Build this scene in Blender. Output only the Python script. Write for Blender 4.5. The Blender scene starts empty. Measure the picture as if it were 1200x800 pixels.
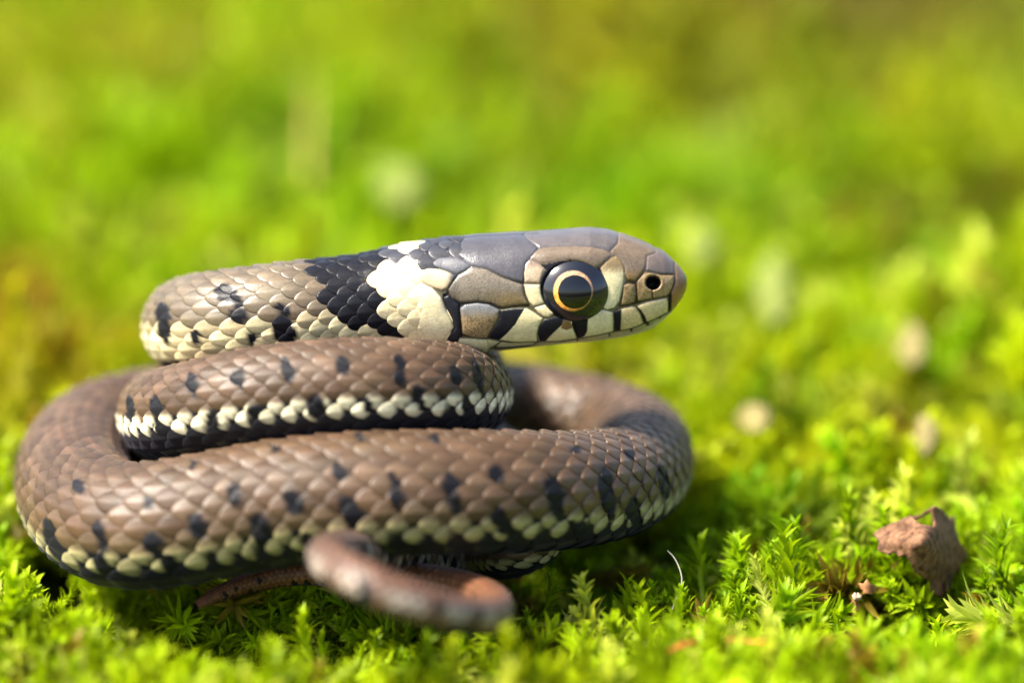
import bpy, math
import numpy as np
from mathutils import Vector
from mathutils.geometry import delaunay_2d_cdt

rng = np.random.default_rng(7)
sc = bpy.context.scene
sc.unit_settings.scale_length = 0.01          # 1 unit = 1 cm

# ------------------------------------------------------------------ camera
PITCH = math.radians(16.0)
DIST = 20.0                                    # cm from lens to the plane of focus
PPU = 170.0                                    # photo pixels (1200 wide) per cm at the plane of focus
sP, cP = math.sin(PITCH), math.cos(PITCH)
FWD = np.array([0, cP, -sP]); UP = np.array([0, sP, cP]); RIGHT = np.array([1.0, 0, 0])
FOC = UP * (290 / PPU)
CAM = FOC - FWD * DIST
cam_d = bpy.data.cameras.new('camera')
cam = bpy.data.objects.new('camera', cam_d)
sc.collection.objects.link(cam)
cam.location = CAM
cam.rotation_euler = (math.pi / 2 - PITCH, 0, 0)
cam_d.sensor_width = 36.0
cam_d.lens = 36.0 * DIST / (1200 / PPU)
cam_d.clip_start = 0.5
cam_d.clip_end = 2000
cam_d.dof.use_dof = True
cam_d.dof.focus_distance = DIST
APERTURE = 0.94                                # lens opening, cm
cam_d.dof.aperture_fstop = cam_d.lens * 1e-3 / APERTURE
sc.camera = cam

# ------------------------------------------------------------------ light
SUN_DIR = Vector((-0.70, -0.24, 1.0)).normalized()      # towards the sun
world = bpy.data.worlds.new('World')
sc.world = world
world.use_nodes = True
wn = world.node_tree
wn.nodes.clear()
w_out = wn.nodes.new('ShaderNodeOutputWorld')
w_bg = wn.nodes.new('ShaderNodeBackground')
w_sky = wn.nodes.new('ShaderNodeTexSky')
w_sky.sky_type = 'NISHITA'
w_sky.sun_disc = False
w_sky.sun_elevation = math.asin(SUN_DIR.z)
w_sky.sun_rotation = math.atan2(SUN_DIR.x, SUN_DIR.y)
w_sky.dust_density = 3.0
w_sky.air_density = 0.9
w_bg.inputs['Strength'].default_value = 0.10
wn.links.new(w_sky.outputs[0], w_bg.inputs[0])
wn.links.new(w_bg.outputs[0], w_out.inputs[0])
sun_d = bpy.data.lights.new('sun', 'SUN')
sun_d.energy = 4.0
sun_d.angle = math.radians(12)
sun_d.color = (1.0, 0.94, 0.84)
sun = bpy.data.objects.new('sun', sun_d)
sc.collection.objects.link(sun)
sun.rotation_euler = SUN_DIR.to_track_quat('Z', 'Y').to_euler()
sun.location = SUN_DIR * 60
vs = sc.view_settings
vs.view_transform = 'Standard'
vs.look = 'None'
vs.exposure = 1.82
vs.gamma = 1.0
vs.use_curve_mapping = False
sc.cycles.use_denoising = True
sc.cycles.max_bounces = 5
sc.cycles.diffuse_bounces = 2
sc.cycles.glossy_bounces = 2
sc.cycles.transmission_bounces = 4
sc.cycles.use_adaptive_sampling = True
sc.cycles.adaptive_threshold = 0.02
sc.cycles.sample_clamp_indirect = 6.0


# ------------------------------------------------------------------ helpers
def P(px, py, d):
    """point seen at photo pixel (px, py), d cm behind the plane of focus"""
    k = (DIST + d) / DIST
    px, py, d, k = np.broadcast_arrays(np.asarray(px, float), np.asarray(py, float), np.asarray(d, float), k)
    return (CAM + FWD * (DIST + d)[..., None] + RIGHT * ((px - 600) / PPU * k)[..., None]
            + UP * ((400 - py) / PPU * k)[..., None])


def Pz(px, py, z):
    """point seen at a photo pixel at world height z"""
    v = (400 - py) / PPU
    per = -sP + v / DIST * cP
    return P(px, py, (z - CAM[2]) / per - DIST)


def proj(p):
    r = p - CAM
    dep = r @ FWD
    return 600 + (r @ RIGHT) / dep * DIST * PPU, 400 - (r @ UP) / dep * DIST * PPU, dep - DIST


def lin(c):
    c = np.asarray(c, float) / 255.0
    return np.where(c <= 0.04045, c / 12.92, ((c + 0.055) / 1.055) ** 2.4)


def smooth(e0, e1, x):
    t = np.clip((x - e0) / (e1 - e0), 0, 1)
    return t * t * (3 - 2 * t)


def make_mesh(name, verts, faces, col=None, smooth_shade=True):
    me = bpy.data.meshes.new(name)
    verts = np.asarray(verts, np.float32)
    faces = np.asarray(faces, np.int32)
    n = faces.shape[1]
    me.vertices.add(len(verts))
    me.vertices.foreach_set('co', verts.ravel())
    me.loops.add(faces.size)
    me.loops.foreach_set('vertex_index', faces.ravel())
    me.polygons.add(len(faces))
    me.polygons.foreach_set('loop_start', np.arange(0, faces.size, n, dtype=np.int32))
    me.polygons.foreach_set('loop_total', np.full(len(faces), n, np.int32))
    me.update(calc_edges=True)
    me.validate()
    if smooth_shade:
        me.polygons.foreach_set('use_smooth', np.ones(len(me.polygons), bool))
    if col is not None:
        c4 = np.ones((len(verts), 4), np.float32)
        c4[:, :col.shape[1]] = col
        a = me.color_attributes.new('Col', 'FLOAT_COLOR', 'POINT')
        a.data.foreach_set('color', c4.ravel())
    return me


def add_obj(name, me, mat=None, parent=None, **props):
    o = bpy.data.objects.new(name, me)
    sc.collection.objects.link(o)
    if mat is not None:
        me.materials.append(mat)
    if parent is not None:
        o.parent = parent
    for k, v in props.items():
        o[k] = v
    return o


def grid_faces(nu, nv, wrap_v=False, off=0):
    i = np.arange(nu - 1)[:, None]
    j = np.arange(nv if wrap_v else nv - 1)[None, :]
    j2 = (j + 1) % nv
    return np.stack([i * nv + j, (i + 1) * nv + j, (i + 1) * nv + j2, i * nv + j2], -1).reshape(-1, 4) + off


def catmull(pts, n):
    """centripetal-like smooth interpolation of rows of pts, n samples per span"""
    pts = np.asarray(pts, float)
    q = np.vstack([2 * pts[0] - pts[1], pts, 2 * pts[-1] - pts[-2]])
    out = []
    for i in range(1, len(q) - 2):
        p0, p1, p2, p3 = q[i - 1], q[i], q[i + 1], q[i + 2]
        t = np.linspace(0, 1, n, endpoint=False)[:, None]
        out.append(0.5 * (2 * p1 + (p2 - p0) * t + (2 * p0 - 5 * p1 + 4 * p2 - p3) * t ** 2
                          + (3 * p1 - p0 - 3 * p2 + p3) * t ** 3))
    out.append(pts[-1:])
    return np.vstack(out)


def inside(poly, x, y):
    poly = np.asarray(poly, float)
    res = np.zeros(x.shape, bool)
    n = len(poly)
    for i in range(n):
        x1, y1 = poly[i]
        x2, y2 = poly[(i + 1) % n]
        if y1 == y2:
            continue
        c = ((y1 > y) != (y2 > y)) & (x < (x2 - x1) * (y - y1) / (y2 - y1) + x1)
        res ^= c
    return res


def edge_dist(poly, x, y):
    poly = np.asarray(poly, float)
    d = np.full(x.shape, 1e9)
    n = len(poly)
    for i in range(n):
        a = poly[i]; b = poly[(i + 1) % n]
        ab = b - a
        t = np.clip(((x - a[0]) * ab[0] + (y - a[1]) * ab[1]) / (ab @ ab + 1e-9), 0, 1)
        d = np.minimum(d, np.hypot(x - a[0] - t * ab[0], y - a[1] - t * ab[1]))
    return d


def vnoise(x, y, seed=0):
    """smooth value noise, 0..1"""
    xi = np.floor(x).astype(np.int64); yi = np.floor(y).astype(np.int64)
    fx = x - xi; fy = y - yi
    fx = fx * fx * (3 - 2 * fx); fy = fy * fy * (3 - 2 * fy)

    def h(a, b):
        v = (a * 374761393 + b * 668265263 + seed * 1442695041) & 0x7fffffff
        v = ((v ^ (v >> 13)) * 1274126177) & 0x7fffffff
        return ((v ^ (v >> 16)) & 0xffff) / 65535.0
    return ((h(xi, yi) * (1 - fx) + h(xi + 1, yi) * fx) * (1 - fy)
            + (h(xi, yi + 1) * (1 - fx) + h(xi + 1, yi + 1) * fx) * fy)


# ------------------------------------------------------------------ materials
def new_mat(name):
    m = bpy.data.materials.new(name)
    m.use_nodes = True
    nt = m.node_tree
    nt.nodes.clear()
    out = nt.nodes.new('ShaderNodeOutputMaterial')
    return m, nt, out


def mat_skin():
    m, nt, out = new_mat('snake_skin')
    L = nt.links.new
    N = nt.nodes.new
    b = N('ShaderNodeBsdfPrincipled')
    a = N('ShaderNodeAttribute'); a.attribute_name = 'Col'
    tc = N('ShaderNodeTexCoord')
    n1 = N('ShaderNodeTexNoise'); n1.inputs['Scale'].default_value = 55; n1.inputs['Detail'].default_value = 4
    n2 = N('ShaderNodeTexNoise'); n2.inputs['Scale'].default_value = 7; n2.inputs['Detail'].default_value = 3
    L(tc.outputs['Object'], n1.inputs['Vector']); L(tc.outputs['Object'], n2.inputs['Vector'])
    mr = N('ShaderNodeMapRange')
    mr.inputs['From Min'].default_value = 0.3; mr.inputs['From Max'].default_value = 0.7
    mr.inputs['To Min'].default_value = 0.86; mr.inputs['To Max'].default_value = 1.12
    L(n1.outputs['Fac'], mr.inputs['Value'])
    mr2 = N('ShaderNodeMapRange')
    mr2.inputs['From Min'].default_value = 0.3; mr2.inputs['From Max'].default_value = 0.7
    mr2.inputs['To Min'].default_value = 0.85; mr2.inputs['To Max'].default_value = 1.15
    L(n2.outputs['Fac'], mr2.inputs['Value'])
    mu = N('ShaderNodeMath'); mu.operation = 'MULTIPLY'
    L(mr.outputs[0], mu.inputs[0]); L(mr2.outputs[0], mu.inputs[1])
    vm = N('ShaderNodeVectorMath'); vm.operation = 'SCALE'
    L(a.outputs['Color'], vm.inputs[0]); L(mu.outputs[0], vm.inputs['Scale'])
    L(vm.outputs[0], b.inputs['Base Color'])
    rr = N('ShaderNodeMapRange')
    rr.inputs['From Min'].default_value = 0.3; rr.inputs['From Max'].default_value = 0.7
    rr.inputs['To Min'].default_value = 0.28; rr.inputs['To Max'].default_value = 0.40
    rr.inputs['To Min'].default_value = 0.9; rr.inputs['To Max'].default_value = 1.12
    rm = N('ShaderNodeMath'); rm.operation = 'MULTIPLY'
    L(n1.outputs['Fac'], rr.inputs['Value']); L(rr.outputs[0], rm.inputs[0]); L(a.outputs['Alpha'], rm.inputs[1]); L(rm.outputs[0], b.inputs['Roughness'])
    sp = N('ShaderNodeMapRange'); sp.inputs['From Min'].default_value = 0.008; sp.inputs['From Max'].default_value = 0.06
    sp.inputs['To Min'].default_value = 0.14; sp.inputs['To Max'].default_value = 0.5
    L(a.outputs['Fac'], sp.inputs['Value']); L(sp.outputs[0], b.inputs['Specular IOR Level'])
    b.inputs['Sheen Weight'].default_value = 0.04
    b.inputs['Sheen Roughness'].default_value = 0.35
    b.inputs['Sheen Tint'].default_value = (0.86, 0.84, 1.0, 1)
    n3 = N('ShaderNodeTexNoise'); n3.inputs['Scale'].default_value = 90; n3.inputs['Detail'].default_value = 2
    L(tc.outputs['Object'], n3.inputs['Vector'])
    bp = N('ShaderNodeBump'); bp.inputs['Strength'].default_value = 0.22; bp.inputs['Distance'].default_value = 0.008
    L(n3.outputs['Fac'], bp.inputs['Height']); L(bp.outputs[0], b.inputs['Normal'])
    L(b.outputs[0], out.inputs[0])
    return m


def mat_simple(name, col, rough=0.6, spec=0.4, noise_scale=20.0, var=0.35, bump=0.0, transl=0.0, coat=0.0, col2=None):
    m, nt, out = new_mat(name)
    L = nt.links.new
    N = nt.nodes.new
    b = N('ShaderNodeBsdfPrincipled')
    tc = N('ShaderNodeTexCoord')
    n1 = N('ShaderNodeTexNoise'); n1.inputs['Scale'].default_value = noise_scale; n1.inputs['Detail'].default_value = 5
    L(tc.outputs['Object'], n1.inputs['Vector'])
    cr = N('ShaderNodeValToRGB')
    c = np.asarray(col, float)
    c2 = c * (1 + var) if col2 is None else np.asarray(col2, float)
    cr.color_ramp.elements[0].position = 0.32; cr.color_ramp.elements[1].position = 0.68
    cr.color_ramp.elements[0].color = (*(c * (1 - var)), 1); cr.color_ramp.elements[1].color = (*np.clip(c2, 0, 1), 1)
    L(n1.outputs['Fac'], cr.inputs[0]); L(cr.outputs[0], b.inputs['Base Color'])
    b.inputs['Roughness'].default_value = rough
    b.inputs['Specular IOR Level'].default_value = spec
    b.inputs['Coat Weight'].default_value = coat
    b.inputs['Coat Roughness'].default_value = 0.03
    if bump:
        bp = N('ShaderNodeBump'); bp.inputs['Strength'].default_value = bump; bp.inputs['Distance'].default_value = 0.02
        L(n1.outputs['Fac'], bp.inputs['Height']); L(bp.outputs[0], b.inputs['Normal'])
    if transl:
        t = N('ShaderNodeBsdfTranslucent'); L(cr.outputs[0], t.inputs[0])
        mx = N('ShaderNodeMixShader'); mx.inputs[0].default_value = transl
        L(b.outputs[0], mx.inputs[1]); L(t.outputs[0], mx.inputs[2]); L(mx.outputs[0], out.inputs[0])
    else:
        L(b.outputs[0], out.inputs[0])
    return m


def mat_moss():
    m, nt, out = new_mat('moss_leaf')
    L = nt.links.new
    N = nt.nodes.new
    ti = N('ShaderNodeAttribute'); ti.attribute_type = 'INSTANCER'; ti.attribute_name = 'tint'
    a = N('ShaderNodeAttribute'); a.attribute_name = 'Col'
    mul = N('ShaderNodeVectorMath'); mul.operation = 'MULTIPLY'
    L(ti.outputs['Color'], mul.inputs[0]); L(a.outputs['Color'], mul.inputs[1])
    b = N('ShaderNodeBsdfPrincipled')
    L(mul.outputs[0], b.inputs['Base Color'])
    b.inputs['Roughness'].default_value = 0.42
    b.inputs['Specular IOR Level'].default_value = 0.16
    t = N('ShaderNodeBsdfTranslucent')
    sat = N('ShaderNodeVectorMath'); sat.operation = 'MULTIPLY'
    sat.inputs[1].default_value = (1.15, 1.1, 0.5)
    L(mul.outputs[0], sat.inputs[0]); L(sat.outputs[0], t.inputs[0])
    mx = N('ShaderNodeMixShader'); mx.inputs[0].default_value = 0.48
    L(b.outputs[0], mx.inputs[1]); L(t.outputs[0], mx.inputs[2]); L(mx.outputs[0], out.inputs[0])
    return m


M_SKIN = mat_skin()
M_MOSS = mat_moss()
M_SOIL = mat_simple('moss_bed', (0.055, 0.075, 0.012), 0.9, 0.1, 1.5, 0.5, 0.6, col2=(0.10, 0.13, 0.012))

# ------------------------------------------------------------------ the snake: centre line
KP = []                                        # world point, radius


def kp(px, py, r, d=None, z=None):
    p = P(px, py, d) if z is None else Pz(px, py, z)
    KP.append([*p, r / PPU])


# tail, from the tip
for q in [(219, 716, 2.5, -0.45), (246, 700, 8, -0.3), (282, 685, 11.5, -0.15), (330, 672, 14, -0.05), (390, 670, 16, -0.1), (450, 674, 18, -0.2), (505, 681, 19.5, -0.3),
          (550, 691, 20.5, -0.5), (580, 707, 20.5, -0.95), (574, 722, 20.5, -1.5), (535, 720, 20.5, -1.95), (468, 700, 21, -2.2), (412, 674, 22, -2.1), (384, 656, 22.5, -1.75),
          (390, 647, 23.5, -1.3), (425, 648, 25, -0.75), (480, 655, 27, 0.0), (550, 650, 30, 0.7)]:
    kp(*q[:3], d=q[3])
N_TAIL = len(KP)
kp(610, 640, 36, z=0.26); kp(635, 600, 42, z=0.28); kp(610, 562, 48, z=0.3); kp(540, 532, 54, z=0.34); kp(430, 512, 60, z=0.38)
# outer ring
kp(300, 500, 66, z=0.42); kp(190, 493, 70, z=0.43); kp(113, 516, 72, z=0.44); kp(88, 553, 72, z=0.44)
kp(98, 590, 72, z=0.45); kp(140, 616, 73, z=0.48); kp(210, 612, 73, z=0.58); kp(300, 594, 73, z=0.70)
kp(400, 581, 72, z=0.80); kp(500, 577, 71, z=0.82); kp(600, 576, 70, z=0.76); kp(680, 573, 68, z=0.62)
kp(732, 562, 66, z=0.50); kp(751, 540, 65, z=0.44); kp(745, 518, 64, z=0.42); kp(705, 499, 62, z=0.42); kp(640, 484, 61, z=0.44)
kp(540, 466, 61, d=4.2); kp(400, 445, 60, d=3.7)
N_MID = len(KP)
# middle coil
kp(275, 462, 59, d=2.6); kp(208, 478, 58, d=1.5); kp(193, 487, 57, d=0.65); kp(220, 482, 57, d=0.1); kp(280, 468, 57, d=-0.2)
kp(360, 457, 57, d=-0.32); kp(440, 453, 56.5, d=-0.34); kp(505, 455, 56, d=-0.15); kp(543, 460, 56, d=0.35); kp(544, 455, 56, d=0.95)
kp(534, 418, 56, d=1.8); kp(515, 372, 57, d=2.55); kp(465, 346, 57, d=2.9); kp(375, 364, 58, d=2.7)  # unseen back bend, raised to shade the inside of the ring
# neck
kp(282, 378, 59, d=2.15); kp(224, 382, 59, d=1.15); kp(236, 378, 59, d=0.6); kp(285, 371, 58.5, d=0.38); kp(340, 364, 58, d=0.33)
HX0, HX1 = 395.0, 805.5
D_HEAD = 0.34
YC = [(395, 357), (440, 351), (480, 347), (520, 346), (560, 349), (600, 351), (640, 352), (680, 351), (720, 348), (750, 344), (775, 340), (790, 335), (805.5, 330)]
for x in (395, 440, 480, 520, 560, 600, 640, 680, 720, 760, 790, 805.5):
    kp(x, np.interp(x, *zip(*YC)), 57, d=D_HEAD)

KP = np.array(KP)
raw = catmull(KP, 40)
seg = np.linalg.norm(np.diff(raw[:, :3], axis=0), axis=1)
cum = np.concatenate([[0], np.cumsum(seg)])
S_LEN = cum[-1]
DS = 0.01
SS = np.arange(0, S_LEN, DS)
CEN = np.stack([np.interp(SS, cum, raw[:, k]) for k in range(3)], 1)
RAD = np.interp(SS, cum, raw[:, 3])
S_TAIL = cum[40 * (N_TAIL - 1)]
S_MID = cum[40 * (N_MID - 1)]


def gsm(a, sig):
    k = np.exp(-0.5 * (np.arange(-3 * sig, 3 * sig + 1) / sig) ** 2)
    k /= k.sum()
    pad = np.concatenate([np.repeat(a[:1], 3 * sig, 0), a, np.repeat(a[-1:], 3 * sig, 0)])
    return np.convolve(pad, k, 'valid')


pxc, pyc, dc = proj(CEN)
head_mask = (pxc > 430) & (SS > S_LEN - 4)
CS = np.stack([gsm(CEN[:, k], 14) for k in range(3)], 1)
wgt = smooth(S_LEN - 3.2, S_LEN - 2.6, SS)[:, None]
CEN = CS * (1 - wgt) + CEN * wgt
TAN = np.gradient(CEN, axis=0)
TAN = np.stack([gsm(TAN[:, k], 10) for k in range(3)], 1)
TAN /= np.linalg.norm(TAN, axis=1)[:, None]
wgt2 = smooth(S_LEN - 2.9, S_LEN - 2.2, SS)[:, None]
TAN = TAN * (1 - wgt2) + RIGHT * wgt2
TAN /= np.linalg.norm(TAN, axis=1)[:, None]
Zv = np.array([0, 0, 1.0])
DOR = Zv - (TAN @ Zv)[:, None] * TAN
DOR /= np.linalg.norm(DOR, axis=1)[:, None]
SID = np.cross(TAN, DOR)

# section shape along the body (half width, upper and lower half height, squareness)
WID = RAD.copy(); HUP = RAD.copy(); HLO = RAD.copy(); NUP = np.full_like(RAD, 2.0); NLO = np.full_like(RAD, 2.0)
prof = np.array([
    # x, top, bottom, half width
    [395, 302, 414, 57], [440, 291.5, 413, 57], [480, 284, 413, 57], [520, 278.5, 413.5, 58], [560, 274.5, 414, 60],
    [600, 272, 410.5, 60], [640, 270, 406, 58], [665, 268, 403.5, 56], [690, 266.5, 401, 52], [710, 268.5, 398.5, 48],
    [730, 274, 395, 44], [750, 281.5, 390, 39.5], [765, 288.5, 384.5, 35.5], [778, 296, 375, 31], [787, 303, 366, 26.5],
    [794, 309.5, 356, 21.5], [800, 317, 346.5, 15], [803.5, 322.5, 339, 9], [805, 326.5, 334.5, 5], [805.5, 329.5, 330.5, 0.6]])
yc_l = np.array(YC)
pxh = pxc.copy()
h = head_mask
kk = (DIST + D_HEAD) / DIST / PPU
W = np.interp(pxh, prof[:, 0], prof[:, 3]) * kk
nu = np.interp(pxh, [400, 520, 600, 690, 760, 800, 805], [2.0, 2.2, 2.7, 2.9, 2.5, 2.1, 2.0])
nl = np.interp(pxh, [400, 520, 600, 700, 800], [2.0, 2.15, 2.3, 2.3, 2.0])
yc = np.interp(pxh, yc_l[:, 0], yc_l[:, 1])
et = (yc - np.interp(pxh, prof[:, 0], prof[:, 1])) * kk
eb = (np.interp(pxh, prof[:, 0], prof[:, 2]) - yc) * kk


def half_h(ext, w, n):
    q = n / (n - 1)
    return np.maximum(np.maximum(ext, 0.0) ** q - (w * sP * 0.98) ** q, (0.25 * ext) ** q) ** (1 / q) / cP


blend = smooth(400, 470, pxh) * h
for arr, val in ((WID, W), (HUP, half_h(et, W, nu)), (HLO, half_h(eb, W, nl)), (NUP, nu), (NLO, nl)):
    arr[:] = arr * (1 - blend) + val * blend


def surf(s, a, off):
    """surface point at arc length s, angle a from the spine, lifted by off"""
    def ip(arr):
        return np.interp(s, SS, arr)
    c = np.stack([ip(CEN[:, k]) for k in range(3)], -1)
    D = np.stack([ip(DOR[:, k]) for k in range(3)], -1)
    B = np.stack([ip(SID[:, k]) for k in range(3)], -1)
    ca, sa = np.cos(a), np.sin(a)
    up = ca > 0
    n = np.where(up, ip(NUP), ip(NLO)); H = np.where(up, ip(HUP), ip(HLO)); Wd = ip(WID)
    rho = ((np.abs(ca) / H) ** n + (np.abs(sa) / Wd) ** n) ** (-1 / n)
    return c + ((rho + off) * ca)[..., None] * D + ((rho + off) * sa)[..., None] * B


V_all, F_all, C_all = [], [], []
v_off = 0


def push(v, f, c, gloss=0.5):
    global v_off
    c = c.reshape(-1, 3)
    g = np.broadcast_to(np.asarray(gloss, float).reshape(-1, 1), (len(c), 1))
    V_all.append(v.reshape(-1, 3)); F_all.append(f + v_off); C_all.append(np.hstack([c, g]))
    v_off += len(V_all[-1])


# ---- inner tube of dark skin between the scales
S_NECK_END = S_LEN - (HX1 - 500) * kk
s_t = np.arange(0.0, S_NECK_END, 0.035)
a_t = np.linspace(-math.pi, math.pi, 49)[:-1]
sg, ag = np.meshgrid(s_t, a_t, indexing='ij')
tv = surf(sg, ag, -0.02 - 0.0 * sg)
tpx, tpy, _ = proj(tv.reshape(-1, 3))
push(tv, grid_faces(len(s_t), len(a_t), True), np.tile(np.array([0.030, 0.023, 0.018]), (sg.size, 1)))

# ---- colour plan
BROWN = np.array([0.098, 0.055, 0.026]); TAN_C = np.array([0.150, 0.110, 0.064]); CREAM = np.array([0.90, 0.77, 0.45])
OLIVE = np.array([0.21, 0.165, 0.07]); BLACK = np.array([0.010, 0.010, 0.013]); RUST = np.array([0.17, 0.062, 0.024])
SPOTS = [(275, 578, 9, 10), (345, 588, 13, 13), (398, 552, 10, 9), (465, 575, 9, 20), (530, 577, 11, 22), (584, 556, 10, 10), (650, 583, 12, 24),
         (713, 578, 10, 27), (778, 563, 8, 18), (232, 617, 14, 14), (305, 622, 13, 18), (412, 598, 14, 18), (588, 607, 14, 14), (675, 622, 13, 11),
         (745, 600, 11, 16), (175, 588, 9, 9), (120, 628, 10, 16), (180, 637, 12, 13), (62, 630, 9, 20), (92, 572, 7, 7), (322, 525, 6, 5),
         (424, 512, 6, 5), (512, 514, 8, 6), (226, 545, 6, 6), (200, 660, 14, 11), (360, 634, 11, 11), (675, 527, 8, 4), (738, 531, 7, 5),
         (122, 662, 11, 14), (250, 655, 12, 10), (470, 632, 9, 8), (540, 632, 8, 8),
         (153, 478, 7, 12), (184, 473, 9, 11), (225, 452, 8, 16), (280, 445, 10, 11), (338, 432, 9, 14), (402, 430, 9, 10), (470, 432, 9, 15),
         (535, 438, 8, 11), (370, 474, 10, 12), (432, 474, 9, 10), (492, 467, 9, 14), (560, 440, 6, 20), (300, 482, 9, 9), (250, 492, 8, 10), (188, 503, 6, 8), (548, 478, 7, 14),
         (265, 343, 13, 9), (276, 355, 9, 8), (277, 368, 12, 10), (333, 386, 17, 13), (331, 364, 9, 7), (190, 367, 9, 10), (194, 390, 9, 13), (250, 310, 16, 5),
         (296, 396, 7, 8), (232, 395, 6, 8)]
COLLAR_B = [(360, 300), (366, 318), (372, 332), (380, 342), (379, 354), (398, 373), (404, 368), (420, 379), (440, 391), (465, 400), (486, 410), (540, 412), (535, 395), (560, 300), (560, 240), (380, 240)]
COLLAR_Y = [(462, 303), (449, 316), (441, 330), (445, 345), (451, 354), (458, 367), (468, 380), (478, 392), (486, 401), (492, 412), (519, 412), (522, 396), (532, 384),
            (530, 376), (524, 364), (517, 348), (507, 337), (490, 328), (488, 314), (504, 308), (492, 300), (476, 300)]


def scale_template():
    u = np.array([0, .2, .38, .54, .68, .79, .88, .945, .98, 1.0])
    v = np.array([-1, -.93, -.78, -.5, -.18, 0, .18, .5, .78, .93, 1])
    lu = -0.62 + 1.24 * u
    hw = np.where(lu < 0, 1.05 - 0.3 * (lu / -0.62) ** 2, 1.05 * np.clip(1 - (np.clip(lu, 0, 9) / 0.622) ** 2.0, 0, 1) ** 0.72)
    Lg, Vg = np.meshgrid(lu, v, indexing='ij')
    Wg = Vg * hw[:, None]
    Ug = np.broadcast_to(u[:, None], Lg.shape)
    rim = (np.abs(Vg) > 0.99) | (Ug > 0.995)
    rim2 = (np.abs(Vg) > 0.9) | (Ug > 0.97)
    H = 0.095 * Lg + 0.055 * (1 - Vg ** 2) * smooth(-0.1, 0.25, hw[:, None]) - 0.03
    H = H + 0.022 * np.exp(-(Wg / 0.09) ** 2) * smooth(-0.3, 0.1, Lg) * (1 - smooth(0.45, 0.6, Lg))
    H = np.where(rim2, H - 0.012, H)
    H = np.where(rim, H - 0.10, H)
    return Lg, Wg, Vg, Ug, H


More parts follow.
